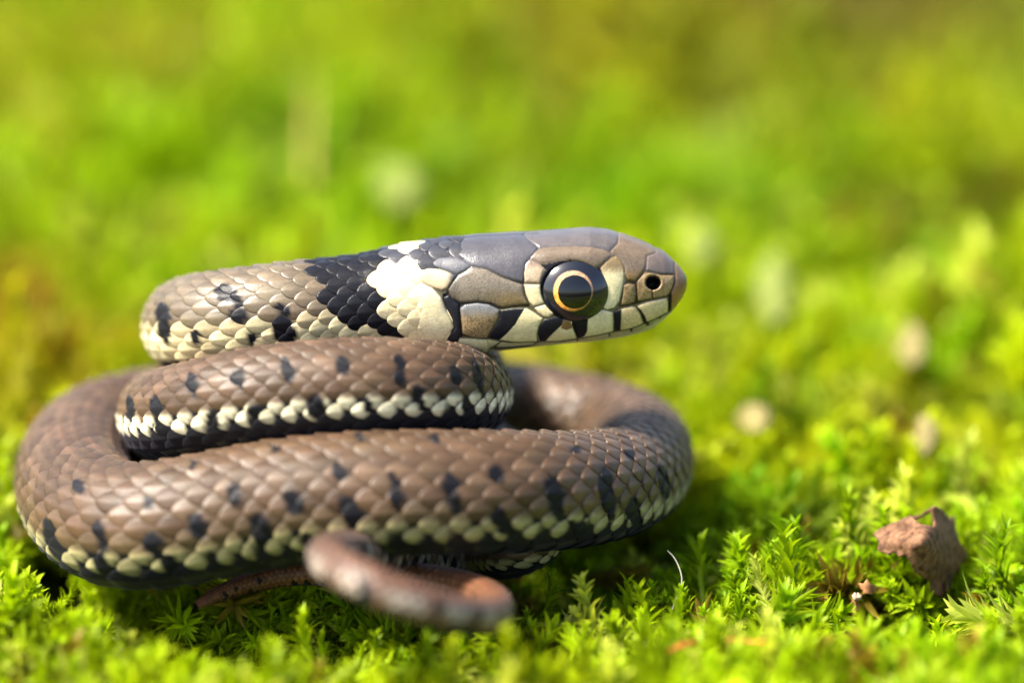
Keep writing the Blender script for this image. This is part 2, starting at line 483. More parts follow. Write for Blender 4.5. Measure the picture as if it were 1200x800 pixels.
def lay_scales(s0, s1, rows, half_ang, pk, is_tail):
    Lg, Wg, Vg, Ug, H = scale_template()
    # scale pitch along the body follows the radius
    pitch = pk * RAD
    qq = np.concatenate([[0], np.cumsum(DS / np.maximum(pitch[:-1], 0.012))])
    q0, q1 = np.interp(s0, SS, qq), np.interp(s1, SS, qq)
    j = np.arange(rows) - (rows - 1) / 2
    b = 2 * half_ang / rows
    cs, ca, cj = [], [], []
    for jj in j:
        o = 0.5 * (int(round(jj + 100)) % 2)
        qi = np.arange(math.ceil(q0), math.floor(q1)) + o
        si = np.interp(qi, qq, SS)
        cs.append(si); ca.append(np.full(len(si), jj * b)); cj.append(np.full(len(si), abs(jj)))
    cs, ca, cj = map(np.concatenate, (cs, ca, cj))
    cpt = surf(cs, ca, 0 * cs)
    px, py, dd = proj(cpt)
    cc = np.stack([np.interp(cs, SS, CEN[:, k]) for k in range(3)], 1)
    face = ((cpt - cc) * (CAM - cpt)).sum(1) > 0
    neck = cs > S_LEN - 3.9
    keep = np.ones(len(cs), bool)
    # neck side scales stop where the head shields begin
    side = np.abs(ca)
    lim = np.interp(np.degrees(side), [0, 25, 40, 50, 62, 75, 100, 120, 140], [552, 540, 512, 492, 488, 508, 519, 522, 530])
    s_lim = S_LEN - (HX1 - lim) * kk
    keep &= cs < s_lim
    cs, ca, cj, px, py, face, neck = (z[keep] for z in (cs, ca, cj, px, py, face, neck))
    n = len(cs)
    jit = np.clip(rng.normal(0, 0.15, n), -0.35, 0.35)
    deg = np.degrees(np.abs(ca))
    base = np.tile(BROWN, (n, 1))
    if is_tail:
        t = smooth(0, S_TAIL, cs)[:, None]
        base = RUST * (1 - t) + np.array([0.10, 0.056, 0.032]) * t
        pal = smooth(40, 75, deg) * smooth(125, 95, deg) * smooth(0.35, 0.55, cs / S_TAIL) * (0.25 + 0.75 * (np.sin(cs * 20.0) > -0.2))
        base = base * (1 - 0.85 * pal[:, None]) + np.array([0.36, 0.30, 0.24]) * 0.85 * pal[:, None]
    # flanks grow paler and more olive
    fl = smooth(78, 118, deg)[:, None]
    if not is_tail:
        base = base * (1 - 0.55 * fl) + OLIVE * 0.55 * fl
    tn = smooth(S_LEN - 4.6, S_LEN - 3.6, cs)[:, None]
    base = base * (1 - tn) + TAN_C * tn
    fl2 = smooth(76, 104, deg)[:, None] * tn
    base = base * (1 - fl2) + CREAM * np.array([1, 0.97, 0.9]) * fl2
    base = base * (1 + jit[:, None])
    base = base * (0.86 + 0.28 * vnoise(cs * 2.3, ca * 1.5 + 7, 61))[:, None]
    base[:, 0] *= 1 + rng.normal(0, 0.03, n)
    black = np.zeros(n, bool)
    if is_tail:
        black |= (rng.random(n) < 0.12) & (deg > 60)
    unseen = ~face
    pat = (np.floor(cs / 0.42).astype(int) % 2 == 0) & (np.abs(deg - 92) < 12)
    black |= unseen & pat
    mir_px = px
    # collar: black band with a pale patch (the far side is the mirror image)
    near = np.abs(ca)
    mp = surf(cs, near, 0 * cs)
    mx_, my_, _ = proj(mp)
    isneck = cs > S_LEN - 3.2
    cb = isneck & inside(COLLAR_B, mx_, my_)
    cy = isneck & inside(COLLAR_Y, mx_, my_)
    cy |= isneck & (mx_ > 474) & (mx_ < 510) & (deg > 44) & (deg < 80)
    cy |= isneck & (mx_ > 466) & (mx_ < 497) & (deg < 22)
    black |= cb
    black &= ~cy
    base[black] = BLACK * (1 + 0.3 * rng.random((black.sum(), 1)))
    nape = isneck & (mx_ > 448) & (deg < 48) & ~cy
    base[nape] = np.array([0.045, 0.045, 0.052]) * (1 + 0.2 * rng.random((nape.sum(), 1)))  # black nape scales greyed: sky reflection put into their colour
    base[cy] = CREAM * np.array([1.04, 1.03, 1.0])
    # template to the body
    pit = np.interp(cs, SS, pitch)
    S = cs[:, None, None] - Lg[None] * pit[:, None, None]
    S = np.clip(S, 0.004, S_LEN - 0.02)
    wob = 1 + rng.normal(0, 0.03, n)[:, None, None]
    A = ca[:, None, None] + Wg[None] * b * wob
    lift = np.where(black & cb, 0.85, 1.0)[:, None, None] * np.where(cy, 0.55, 1.0)[:, None, None]
    off = H[None] * pit[:, None, None] * 1.0 * lift + (rng.normal(0, 0.006, n) * pit)[:, None, None] * (1 + Lg[None])
    v = surf(S, A, off)
    m = Lg.shape
    vpx, vpy, _ = proj(v.reshape(-1, 3))
    vpx = 0.82 * vpx.reshape(v.shape[:3]) + 0.18 * px[:, None, None] + rng.normal(0, 1.3, n)[:, None, None]
    vpy = 0.82 * vpy.reshape(v.shape[:3]) + 0.18 * py[:, None, None] + rng.normal(0, 1.3, n)[:, None, None]
    spot = np.zeros(v.shape[:3])
    if not is_tail:
        for (sx, sy, rx, ry) in SPOTS:
            e_ = ((vpx - sx - 0.18 * (vpy - sy)) / (rx * 0.82)) ** 2 + ((vpy - sy) / (ry * 1.1)) ** 2
            spot = np.maximum(spot, smooth(1.25, 1.05, e_) * face[:, None, None])
        spot *= (~cy)[:, None, None]
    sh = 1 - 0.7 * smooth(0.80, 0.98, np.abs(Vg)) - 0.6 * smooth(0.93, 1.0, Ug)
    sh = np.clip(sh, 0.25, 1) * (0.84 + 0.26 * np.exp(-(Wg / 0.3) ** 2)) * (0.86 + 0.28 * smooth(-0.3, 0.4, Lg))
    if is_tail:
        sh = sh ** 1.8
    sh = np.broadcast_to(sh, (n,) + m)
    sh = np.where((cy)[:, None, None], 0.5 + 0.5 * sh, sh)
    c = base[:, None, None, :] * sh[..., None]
    if not is_tail:
        # lowest rows: black towards the head, pale at the free end
        mid_coil = (cs > S_MID - 0.2) & (cs < S_LEN - 3.9)
        tooth = np.where(mid_coil, 8, 9)
        sgn = np.sign(ca)[:, None, None]
        crm = np.where(mid_coil[:, None], np.array([0.86, 0.78, 0.52]), np.array([0.40, 0.35, 0.165]))[:, None, None, :] * (1 + 0.12 * rng.normal(size=n))[:, None, None, None]
        # tooth row: black towards the head, pale at the free end
        k = ((cj == tooth) & ~black & ~neck)[:, None, None, None]
        thr = (0.0 + rng.normal(0, 0.06, n))[:, None, None]
        g = smooth(-0.05, 0.05, Lg[None] - thr - 0.04 * Wg[None] * sgn)[..., None]
        c = np.where(k, BLACK * (1 - g) + crm * sh[..., None] * g, c)
        # row above: pale towards the belly
        k = ((cj == tooth - 1) & ~black & ~neck)[:, None, None, None]
        g = (smooth(-0.55, 0.35, Wg[None] * sgn + 0.3 * Lg[None]) * smooth(-0.12, 0.04, Lg[None]))[..., None]
        c = np.where(k, c * (1 - g) + crm * sh[..., None] * g, c)
        dk = ((cj == tooth - 1) & (rng.random(n) < np.where(mid_coil, 0.85, 0.6)) & ~neck)[:, None, None, None]
        g = smooth(0.05, -0.12, Lg[None] - 0.25 * Wg[None] * sgn)[..., None]
        c = np.where(dk, c * (1 - g) + BLACK * g, c)
        k = ((cj > tooth) & ~neck)[:, None, None, None]
        c = np.where(k, BLACK * 1.3, c)
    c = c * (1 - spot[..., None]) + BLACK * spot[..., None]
    nv = m[0] * m[1]
    f = grid_faces(m[0], m[1])
    f = (f[None] + (np.arange(n) * nv)[:, None, None]).reshape(-1, 4)
    f = f[:, ::-1]
    gl = np.broadcast_to(np.where(isneck, 0.38, 0.48)[:, None, None], v.shape[:3])
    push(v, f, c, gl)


def lay_belly(s0, s1, half_ang, pk):
    """broad belly shields between the lowest rows of scales"""
    pitch = pk * RAD
    qq = np.concatenate([[0], np.cumsum(DS / np.maximum(pitch[:-1], 0.012))])
    qi = np.arange(math.ceil(np.interp(s0, SS, qq)), math.floor(np.interp(s1, SS, qq)))
    cs = np.interp(qi, qq, SS)
    u = np.array([0, .3, .6, .85, .96, 1.0]); lu = -0.6 + 1.2 * u
    v = np.linspace(-1, 1, 13)
    Lg, Vg = np.meshgrid(lu, v, indexing='ij')
    H = 0.09 * Lg - 0.02 - np.where(np.broadcast_to(u[:, None], Lg.shape) > 0.99, 0.12, 0)
    pit = np.interp(cs, SS, pitch)[:, None, None]
    S = np.clip(cs[:, None, None] - Lg[None] * pit, 0.004, S_LEN - 0.02)
    A = math.pi + Vg[None] * half_ang + 0 * S
    vv = surf(S, A, H[None] * pit)
    n = len(cs)
    blk = (np.abs(Vg[None] + 0.25 * np.sign(np.sin(qi * 2.1))[:, None, None]) < 0.95)
    c = np.where(blk[..., None], BLACK, np.array([0.06, 0.055, 0.04]))
    f = grid_faces(6, 13)
    f = (f[None] + (np.arange(n) * 78)[:, None, None]).reshape(-1, 4)[:, ::-1]
    push(vv, f, c)


ROWS_B = 21
HALF = math.radians(133)
lay_scales(0.05, S_TAIL, 11, HALF, 0.56, True)
lay_scales(S_TAIL, S_LEN - 0.1, ROWS_B, HALF, 0.42, False)
lay_belly(0.05, S_LEN - 2.1, math.radians(54), 0.46)

# ---- the head: one dense sheet, its shields sunk in along their seams
SH = {  # name: (outline in photo pixels, colour, speckle, pillow)
    'parietal': ([(553, 312), (545, 304), (536, 299), (540, 284), (552, 262), (556, 240), (600, 240), (608, 268), (618, 280), (631, 290.5), (622, 302), (615.5, 309), (613.5, 331), (603, 329), (590, 324.5), (570, 314.5)], (.085, .080, .088), .12, 1.0),
    'frontal': ([(618, 280), (608, 268), (600, 240), (727, 240), (724, 285), (714, 294.5), (704, 291), (690, 288.7), (660, 287.6), (642, 288.2), (632, 290)], (.118, .102, .098), .12, 1.0),
    'supraocular': ([(620, 303), (625, 295), (634, 290.3), (650, 288.6), (675, 288), (692, 289), (706, 292), (714.5, 295.5), (717, 300), (710, 306), (704, 311.5), (697, 314), (689, 309.5), (680, 306.3), (668, 305), (655, 306), (645, 308.8), (634, 310), (627, 306)], (.195, .142, .095), .35, 1.2),
    'upper_postocular': ([(615.5, 309), (620.5, 303.6), (627, 306.4), (634, 310.3), (638, 315), (635, 324), (633, 332), (614.5, 331.5), (613.7, 320)], (.50, .38, .25), .25, 1.0),
    'postocular': ([(613.7, 332.3), (633, 333), (634.5, 344), (639, 355.5), (632, 357.5), (625.5, 359.5), (620, 354), (616, 345)], (.88, .74, .42), .05, 1.0),
    'subocular': ([(625.5, 360), (632, 358), (639, 356), (645.5, 362), (651, 366.5), (644, 372), (637, 371.5), (630, 366.5)], (.88, .74, .42), .08, 1.0),
    'eye_gap': ([(633, 332), (636, 322), (640, 315), (634, 310), (645, 308.8), (655, 306), (668, 305), (680, 306.3), (689, 309.5), (697, 314), (703, 313), (706, 321), (709.5, 335), (709, 349), (704.5, 361), (697, 365), (690, 369), (680, 372.5), (671, 375), (660, 372.5), (653, 370.5), (651, 366), (645.5, 362), (639, 355), (634.5, 344)], (.012, .012, .016), 0, 0),
    'preocular': ([(717, 302), (722, 299.5), (727.5, 305), (731.3, 312), (732, 322), (731, 332), (728.5, 343), (726, 353), (720.5, 361), (712, 363.3), (705, 361), (709.3, 350), (710.3, 337), (707, 324), (703.5, 314), (709, 308)], (.88, .77, .44), .10, 1.1),
    'prefrontal': ([(714.5, 294.8), (724, 285), (727, 240), (769, 240), (768, 296), (758, 299.5), (757.3, 308), (755.5, 316), (748, 326), (744.5, 329.5), (735, 328), (732.3, 321), (731.7, 312), (727.7, 304.5), (722, 299), (717.3, 299.5)], (.21, .152, .100), .4, 1.1),
    'internasal': ([(758.5, 300), (768, 296.3), (769, 240), (806, 270), (790, 309), (790.6, 321.3), (774, 321.3), (757, 317), (757.8, 308)], (.165, .125, .105), .15, 1.1),
    'loreal': ([(730.5, 333.5), (736, 331.5), (744.5, 333), (745.6, 345), (743.5, 354.5), (735, 357), (727.2, 357.8), (729.3, 345)], (.36, .25, .115), .9, 1.0),
    'nasal': ([(746, 330), (756, 318.5), (774, 322), (790.4, 322), (789.8, 331), (787, 340), (782, 346.8), (770, 349.3), (758, 351), (747.5, 353.8), (746.3, 342)], (.42, .28, .125), .6, 1.0),
    'rostral': ([(790.3, 309), (806, 270), (830, 330), (800, 372), (785.5, 368), (783.8, 352), (787.5, 341), (790.8, 331), (791.2, 319)], (.25, .140, .065), .2, 1.0),
    'labial_a': ([(746, 358.5), (757, 353.8), (768, 351.3), (781.5, 348.8), (783.3, 354), (783.6, 366), (773, 371.5), (760.5, 377.5), (755.5, 379), (751, 367)], (.82, .66, .34), .3, 1.0),
    'labial_b': ([(719.5, 366), (728, 361.5), (740, 358.6), (745, 359.5), (750, 367.5), (754.5, 379.5), (741, 385), (728, 388.5), (719.8, 389)], (.78, .60, .30), .4, 1.0),
    'labial_c': ([(671.5, 375.3), (680, 373), (690, 369.3), (697, 365.5), (705, 362), (712, 363.8), (718.5, 366), (719, 376), (718.8, 389), (700, 393.5), (677, 397.5), (674, 386)], (.88, .77, .43), .15, 1.0),
    'labial_d': ([(637.5, 374), (645, 372.6), (653, 371), (663, 373.3), (671, 375.6), (673.6, 386), (676.3, 397.8), (655, 400.5), (631, 401), (629.8, 391), (632, 382)], (.88, .75, .42), .05, 1.0),
    'labial_e': ([(586.5, 363), (600, 361), (617.5, 360.6), (628, 367), (637, 373.3), (631.5, 382), (629.4, 391), (630.3, 401), (605, 402), (571, 397.5), (578.5, 384), (585, 373)], (.88, .76, .42), .03, 1.1),
    'labial_f': ([(538.8, 361), (545, 356.6), (560, 354.6), (573, 356.4), (586, 363), (584.5, 373), (578, 384), (570.5, 396.5), (555, 396), (541.5, 391.5), (540.3, 378)], (.38, .265, .13), .9, 1.2),
    'temporal': ([(525, 339), (530, 331), (537, 322.5), (545, 318), (552.5, 312.5), (570, 315.2), (590, 325.2), (603, 329.8), (613, 333), (615.5, 346), (619.5, 356.5), (600, 358.6), (588, 361), (575, 355.5), (560, 353.5), (540, 355), (530, 350.5), (526, 345)], (.205, .168, .120), .55, 1.3),
    'temporal_up': ([(503, 307), (515, 301), (536, 300.5), (545, 304.5), (552, 311.5), (545, 317), (536, 321), (520, 316), (508, 312)], (.115, .115, .125), .05, 1.2),
    'temporal_back': ([(484, 321), (487, 315), (500, 312), (515, 315), (527, 319), (536, 322.3), (529.5, 331), (524.5, 338), (518, 340.5), (505, 336.5), (490, 329.5)], (.66, .52, .32), .15, 1.2),
    'neck_dark': ([(519, 349), (526, 345), (531, 351), (538, 356.5), (538.4, 362), (540, 378), (541, 392), (536, 402), (528, 411), (519, 409), (523.5, 396), (532.5, 384), (530.5, 376), (524.5, 364)], (.018, .019, .027), 0, 1.0),
    'neck_pale': (COLLAR_Y, (.90, .79, .48), .05, .8),
    'low_a': ([(537, 396), (555, 396.7), (571, 398), (588, 401.5), (578, 409), (566, 416), (533, 416)], (.80, .73, .46), .05, .8),
    'low_b': ([(588, 402), (605, 402.6), (630, 401.6), (626, 405), (620, 425), (568, 425), (578, 410)], (.70, .63, .38), .1, .8),
    'low_c': ([(630.5, 401.6), (655, 401.2), (675.5, 398.6), (675.8, 425), (621, 425), (626.5, 405)], (.66, .56, .34), .25, .8),
    'low_d': ([(676.5, 398.3), (700, 394.2), (713.5, 391), (714.2, 420), (676.6, 425)], (.60, .50, .29), .35, .8),
    'low_e': ([(714.2, 390.8), (728, 389.2), (738.5, 386.8), (741, 400), (715, 420)], (.56, .47, .26), .4, .8),
    'low_f': ([(739.2, 386.6), (755, 380), (758.5, 379), (762, 395), (742, 402)], (.50, .45, .24), .4, .8),
    'low_g': ([(759.2, 378.8), (773, 372.6), (784, 367.8), (800, 376), (763, 400)], (.42, .40, .20), .4, .8),
}
# dark bars and other marks that cross the shields
MARKS = [
    ([(586, 363.5), (600, 361.6), (615.5, 361), (609.5, 370), (604, 379.5), (596, 388), (585, 398.5), (571, 397), (578.5, 384), (585, 373)], (.012, .012, .018)),
    ([(637.5, 374.5), (645, 372.8), (653, 371), (661, 373), (659, 380), (651, 387), (643.5, 394.5), (639, 400), (632, 400), (629.8, 391), (632, 382)], (.012, .012, .018)),
    ([(670, 375), (680, 372.5), (690, 369), (689, 379), (688.5, 387), (685, 393.5), (680, 396), (676, 396), (672, 388), (669.5, 380)], (.012, .011, .014)),
    ([(660, 374), (669, 376), (671, 384), (664, 386), (657, 384)], (.20, .105, .045)),
    ([(719.2, 366), (728.5, 362), (728.2, 375), (727.5, 388), (719.6, 388.8)], (.012, .012, .018)),
    ([(747, 361), (750.5, 361.5), (756, 369), (760, 379.5), (758, 383.5), (754.5, 379.5), (751, 368)], (.014, .012, .010)),
    ([(737, 385), (741, 385), (742, 392), (738.5, 392)], (.02, .015, .01)),
    ([(756.5, 379), (760, 378), (761, 383), (757.5, 385)], (.02, .015, .01)),
    ([(772, 372), (775, 371.5), (775, 376), (772, 377)], (.02, .015, .01)),
    ([(580, 408), (600, 407), (625, 405), (626, 425), (570, 425)], (.10, .07, .045)),
    ([(784, 345), (788, 344), (787, 360), (784, 368), (781.5, 366)], (.03, .02, .012)),
]
NC, NR = 430, 380
xs = np.concatenate([np.linspace(462, 770, 330, endpoint=False), 770 + (HX1 - 770) * np.sin(np.linspace(0, 1, NC - 330) * math.pi / 2)])
s_h = S_LEN - (HX1 - xs) * kk
s_h = np.minimum(s_h, SS[-1])
half = np.linspace(0, math.pi, NR // 2 + 1)
aw = half                                         # near side, from the crown to the throat
sg, ag = np.meshgrid(s_h, aw, indexing='ij')
hp = surf(sg, ag, 0 * sg)
hx, hy, hd = proj(hp.reshape(-1, 3))
hx = hx.reshape(sg.shape); hy = hy.reshape(sg.shape)
seen_side = ag < math.radians(150)
offs = np.full(sg.shape, 0.0)
colr = np.tile(np.array([0.62, 0.57, 0.40]), sg.shape + (1,))
colr = colr.reshape(sg.shape + (3,))
colr[(hx < 560) & (hy < 400)] = np.array([.02, .02, .026])
edged = np.full(sg.shape, 99.0)
hn1 = vnoise(hx * 0.9, hy * 0.9, 3); hn2 = vnoise(hx * 0.25, hy * 0.25, 5); hn3 = rng.random(sg.shape)
owner = np.full(sg.shape, -1)
best = np.full(sg.shape, 1e9); bown = np.full(sg.shape, -1)
for k, (poly, _, _, _) in enumerate(SH.values()):
    m = inside(poly, hx, hy) & (owner < 0)
    owner[m] = k
    e = edge_dist(poly, hx, hy)
    b_ = e < best
    best[b_] = e[b_]; bown[b_] = k
gapv = owner < 0
owner = np.where(gapv & (best < 6), bown, owner)
for k_sh, (name, (poly, c, speck, pil)) in enumerate(SH.items()):
    m = (owner == k_sh) & seen_side
    if not m.any():
        continue
    e = np.where(gapv[m], 0.0, edge_dist(poly, hx[m], hy[m]))
    if name in ('parietal', 'frontal', 'prefrontal', 'internasal', 'rostral'):
        e = np.minimum(e, 40)
    edged[m] = e
    c = np.array(c)
    cc = np.tile(c, (m.sum(), 1))
    sp = (0.55 * hn1[m] + 0.45 * hn3[m])
    k = speck * smooth(0.45, 0.75, sp)
    cc = cc * (1 - 0.7 * k[:, None]) * (0.95 + 0.1 * hn2[m][:, None])
    if name == 'preocular':
        t = smooth(326, 312, hy[m] + 6 * (hn1[m] - .5))[:, None]
        cc = cc * (1 - t) + np.array([.36, .25, .115]) * (1 - .5 * sp[:, None]) * t
    if name == 'labial_f':
        t = smooth(376, 360, hy[m] + 5 * (hn1[m] - .5))[:, None]
        cc = cc * (1 - t) + np.array([.21, .21, .21]) * t
    if name == 'temporal':
        t = (smooth(336, 352, hy[m]) * smooth(560, 600, hx[m]))[:, None]
        cc = cc * (1 - t) + np.array([.34, .24, .11]) * (1 - .6 * sp[:, None]) * t
        cc *= (1 - .45 * smooth(545, 530, hx[m]))[:, None]
    if name == 'upper_postocular':
        t = smooth(318, 307, hy[m])[:, None]
        cc = cc * (1 - t) + np.array([.26, .19, .14]) * t
    if name == 'rostral':
        t = smooth(325, 345, hy[m])[:, None]
        cc = cc * (1 - t) + np.array([.34, .17, .055]) * t
    if name == 'nasal':
        t = smooth(755, 748, hx[m])[:, None]
        cc *= 1 - .35 * t
    if name == 'temporal_back':
        t = smooth(520, 532, hx[m])[:, None]
        cc = cc * (1 - t) + np.array([.06, .06, .075]) * t
    if name == 'neck_pale':
        t = (smooth(512, 525, hx[m]) * smooth(372, 358, hy[m]) * smooth(345, 352, hy[m]))[:, None]
        cc = cc * (1 - t) + np.array([.20, .20, .25]) * t
    if name == 'low_a':
        t = smooth(568, 585, hx[m])[:, None] * smooth(404, 410, hy[m])[:, None]
        cc = cc * (1 - t) + np.array([.04, .03, .03]) * t
    if name == 'prefrontal':
        t = smooth(312, 324, hy[m])[:, None]
        cc = cc * (1 - t) + np.array([.36, .22, .085]) * (1 - .5 * sp[:, None]) * t
    colr[m] = cc
    top_far = smooth(12, 40, np.degrees(ag[m]))      # broad crown shields stay flat near the midline
    offs[m] = (0.0075 * pil * (1 - np.exp(-(e / 3.0))) + 0.002 * pil * smooth(2, 16, e)) * (1 - 0.6 * smooth(62, 30, np.degrees(ag[m])))
for poly, c in MARKS:
    e = edge_dist(poly, hx, hy)
    ins = inside(poly, hx, hy) & seen_side
    w = np.where(ins, smooth(-0.6, 0.9, e), smooth(0.9, -0.6, -(-e)) * 0)
    w = w * (hd.reshape(sg.shape) < 3)
    colr = colr * (1 - w[..., None]) + np.array(c) * w[..., None]
# unclaimed strip behind the crown: dark collar skin

seam = np.exp(-(edged / 0.85) ** 2)
crown = smooth(62, 30, np.degrees(ag))
colr *= (1 - 0.85 * seam * (1 - 0.75 * crown))[..., None]
offs -= 0.005 * np.exp(-(edged / 1.0) ** 2)
# midline seam of the paired shields on snout and crown
mid_s = np.exp(-(np.degrees(ag) * 0.9 / 1.6) ** 2) * ((hx > 726) & (hx < 791) | (hx < 632) & (hx > 540))
colr *= (1 - 0.5 * mid_s)[..., None]
offs -= 0.003 * mid_s
# mouth line
ML = np.array([(571, 397.6), (600, 402), (630, 401.3), (655, 400.8), (676, 398), (700, 393.8), (719, 389.4), (740, 386), (755, 379.8), (770, 373.6), (784, 367.5)])
my = np.interp(hx, ML[:, 0], ML[:, 1])
ml = np.exp(-((hy - my) / 1.1) ** 2) * (hx > 571) * (hx < 785) * seen_side
offs -= 0.012 * ml
colr *= (1 - 0.75 * ml)[..., None]
lowlip = smooth(0, 3, hy - my) * (hx > 571) * (hx < 800) * (ag < math.radians(170))
offs -= 0.014 * lowlip
# nostril
nr = np.hypot((hx - 765.5) / 9.2, (hy - 331.2) / 8.8)
ns = seen_side & (nr < 1.6)
offs -= np.where(ns, 0.085 * smooth(1.05, 0.6, nr), 0)
offs += np.where(ns, 0.004 * np.exp(-((nr - 1.2) / 0.15) ** 2), 0)
wn_ = np.where(ns, smooth(1.06, 0.92, nr), 0)[..., None]
colr = colr * (1 - wn_) + np.array([.004, .004, .004]) * wn_
sut = np.exp(-((hx - 764.5) / 1.1) ** 2) * (hy > 339) * (hy < 349.5) * seen_side
offs -= 0.01 * sut; colr *= (1 - .8 * sut)[..., None]
# eye socket
EX, EY, ERX, ERY = 671.5, 339.5, 37.5, 33.6
er = np.hypot((hx - EX) / ERX, (hy - EY) / ERY)
es = seen_side & (er < 1.3)
offs -= np.where(es, 0.10 * smooth(1.02, 0.86, er), 0)
offs = np.where(hx < 500, offs * smooth(462, 500, hx) - 0.02 * smooth(500, 470, hx), offs)
# brow ridge over the eye
brow = seen_side * np.exp(-((hy - 300 - 0.002 * (hx - 672) ** 2) / 7) ** 2) * smooth(618, 645, hx) * smooth(722, 700, hx)
offs += 0.009 * brow
near_v = surf(sg, ag, offs)
far_v = surf(sg, -ag, offs)
n_a = len(aw)
# stitch both sides into one closed sheet (crown and throat columns are shared)
ring = np.concatenate([near_v, far_v[:, -2:0:-1]], axis=1)
rcol = np.concatenate([colr, colr[:, -2:0:-1]], axis=1)
push(ring, grid_faces(NC, ring.shape[1], True)[:, ::-1], rcol, 0.31)

snake = bpy.data.objects.new('snake', None)
sc.collection.objects.link(snake)
base_pt = Pz(420, 600, 0.0)
V = np.vstack(V_all); F = np.vstack(F_all); C = np.vstack(C_all)
C[:, :3] *= 0.72
snake['label'] = 'small brown coiled snake with black spots and a cream and black collar, lying on moss'
snake['category'] = 'snake'
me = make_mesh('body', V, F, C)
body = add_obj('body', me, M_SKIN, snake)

# ---- eyes
M_EYE = mat_simple('eye_dark', (0.006, 0.007, 0.011), 0.16, 0.5, 8, 0.2, coat=0.6)
M_IRIS, nt_, out_ = new_mat('eye_iris')
b_i = nt_.nodes.new('ShaderNodeBsdfPrincipled'); a_i = nt_.nodes.new('ShaderNodeAttribute'); a_i.attribute_name = 'Col'
nt_.links.new(a_i.outputs['Color'], b_i.inputs['Base Color']); b_i.inputs['Roughness'].default_value = 0.3
b_i.inputs['Coat Weight'].default_value = 1.0; b_i.inputs['Coat Roughness'].default_value = 0.04
nt_.links.new(b_i.outputs[0], out_.inputs[0])
M_PUPIL = mat_simple('eye_pupil', (0.003, 0.003, 0.004), 0.06, 0.5, 8, 0.2, coat=0.25)
i_e = np.argmin(np.abs(np.interp(S_LEN - (HX1 - EX) * kk, SS, np.arange(len(SS))) - np.arange(len(SS))))
ang = np.linspace(0, math.pi, 721)
ep = surf(np.full(721, SS[i_e]), ang, np.zeros(721))
_, epy, _ = proj(ep)
vis = ang < math.radians(150)
E0 = ep[vis][np.argmin(np.abs(epy[vis] - EY))]
# lateral plane of the eye: along the head, and up the cheek
eu = np.array([0.0, 0.20, 0.98]); eu /= np.linalg.norm(eu)
ex = np.array([0.995, 0.10, 0.0]); ex -= ex @ eu * eu; ex /= np.linalg.norm(ex)
en = np.cross(ex, eu)                            # towards -Y
mid_y = CEN[i_e][1]


def eye_patch(r0, r1, off, mirror, cx=0.0, cy=0.0, rx=ERX, ry=ERY, nr=10, na=64):
    rr = np.linspace(r0, r1, nr)[:, None]
    th = np.linspace(0, 2 * math.pi, na, endpoint=False)[None]
    X = (cx + rr * rx * np.cos(th)) * kk
    Y = (cy + rr * ry * np.sin(th)) * kk / (eu @ UP)
    rho = np.clip((X / (ERX * kk)) ** 2 + (Y * (eu @ UP) / (ERY * kk)) ** 2, 0, 1.3)
    Z = 0.15 * np.sqrt(np.clip(1.35 - rho, 0, 2)) / 1.16 - 0.088 + off
    p = E0 + X[..., None] * ex + Y[..., None] * eu + Z[..., None] * en
    if mirror:
        p[..., 1] = 2 * mid_y - p[..., 1]
    f = grid_faces(nr, na, True)
    if not mirror:
        pass
    else:
        f = f[:, ::-1]
    return p.reshape(-1, 3), f


for side in (False, True):
    v, f = eye_patch(0.0, 1.12, 0, side, nr=24)
    eye = add_obj('eye', make_mesh('eye', v, f), M_EYE, snake)
    v, f = eye_patch(0.74, 1.0, 0.003, side, -3.4, -0.8, 23.2, 23.8, nr=14, na=160)
    th_ = np.tile(np.linspace(0, 2 * math.pi, 160, endpoint=False), 14); rr_ = np.repeat(np.linspace(0, 1, 14), 160)
    up_ = np.clip(np.sin(th_ - 0.25), 0, 1)[:, None]; lf_ = np.clip(np.cos(th_ - 3.75), 0, 1)[:, None]
    ic = np.array([0.17, 0.085, 0.03]) + lf_ * np.array([0.48, 0.17, 0.008]) + up_ * np.array([0.17, 0.125, 0.08])
    fl_ = vnoise(th_ * 14, rr_ * 4, 77); fl2_ = vnoise(th_ * 3, rr_ * 2, 78)
    ic = 1.5 * ic * (0.55 + 0.75 * fl_ * (0.6 + 0.6 * fl2_))[:, None] * (1 - 0.75 * smooth(0.75, 1.0, rr_ + 0.25 * (fl2_ - 0.5)))[:, None]
    add_obj('iris', make_mesh('iris', v, f, ic), M_IRIS, eye)
    v, f = eye_patch(0.0, 1.0, 0.005, side, -1.8, -1.9, 19.2, 19.2, nr=14)
    add_obj('pupil', make_mesh('pupil', v, f), M_PUPIL, eye)

# ------------------------------------------------------------------ ground
def ground_z(x, y):
    z = 0.16 * (vnoise(x * 0.55 + 3, y * 0.45 + 8, 11) - 0.5) + 0.10 * (vnoise(x * 1.3, y * 1.1, 12) - 0.5)
    far = smooth(3, 14, y)
    z = z + far * 1.3 * (vnoise(x * 0.13 + 1.7, y * 0.11 + 0.4, 13) - 0.5) + far * 0.5 * (vnoise(x * 0.4, y * 0.3, 14) - 0.5)
    z = z + 0.15 * np.exp(-((x + 3.4) / 0.7) ** 2 - ((y + 0.75) / 0.7) ** 2)
    z = z + 0.20 * np.exp(-((x + 0.55) / 0.6) ** 2 - ((y + 2.05) / 0.45) ** 2)
    z = z + 0.10 * np.exp(-((x - 3.3) / 0.9) ** 2 - ((y - 0.2) / 0.8) ** 2)
    return z


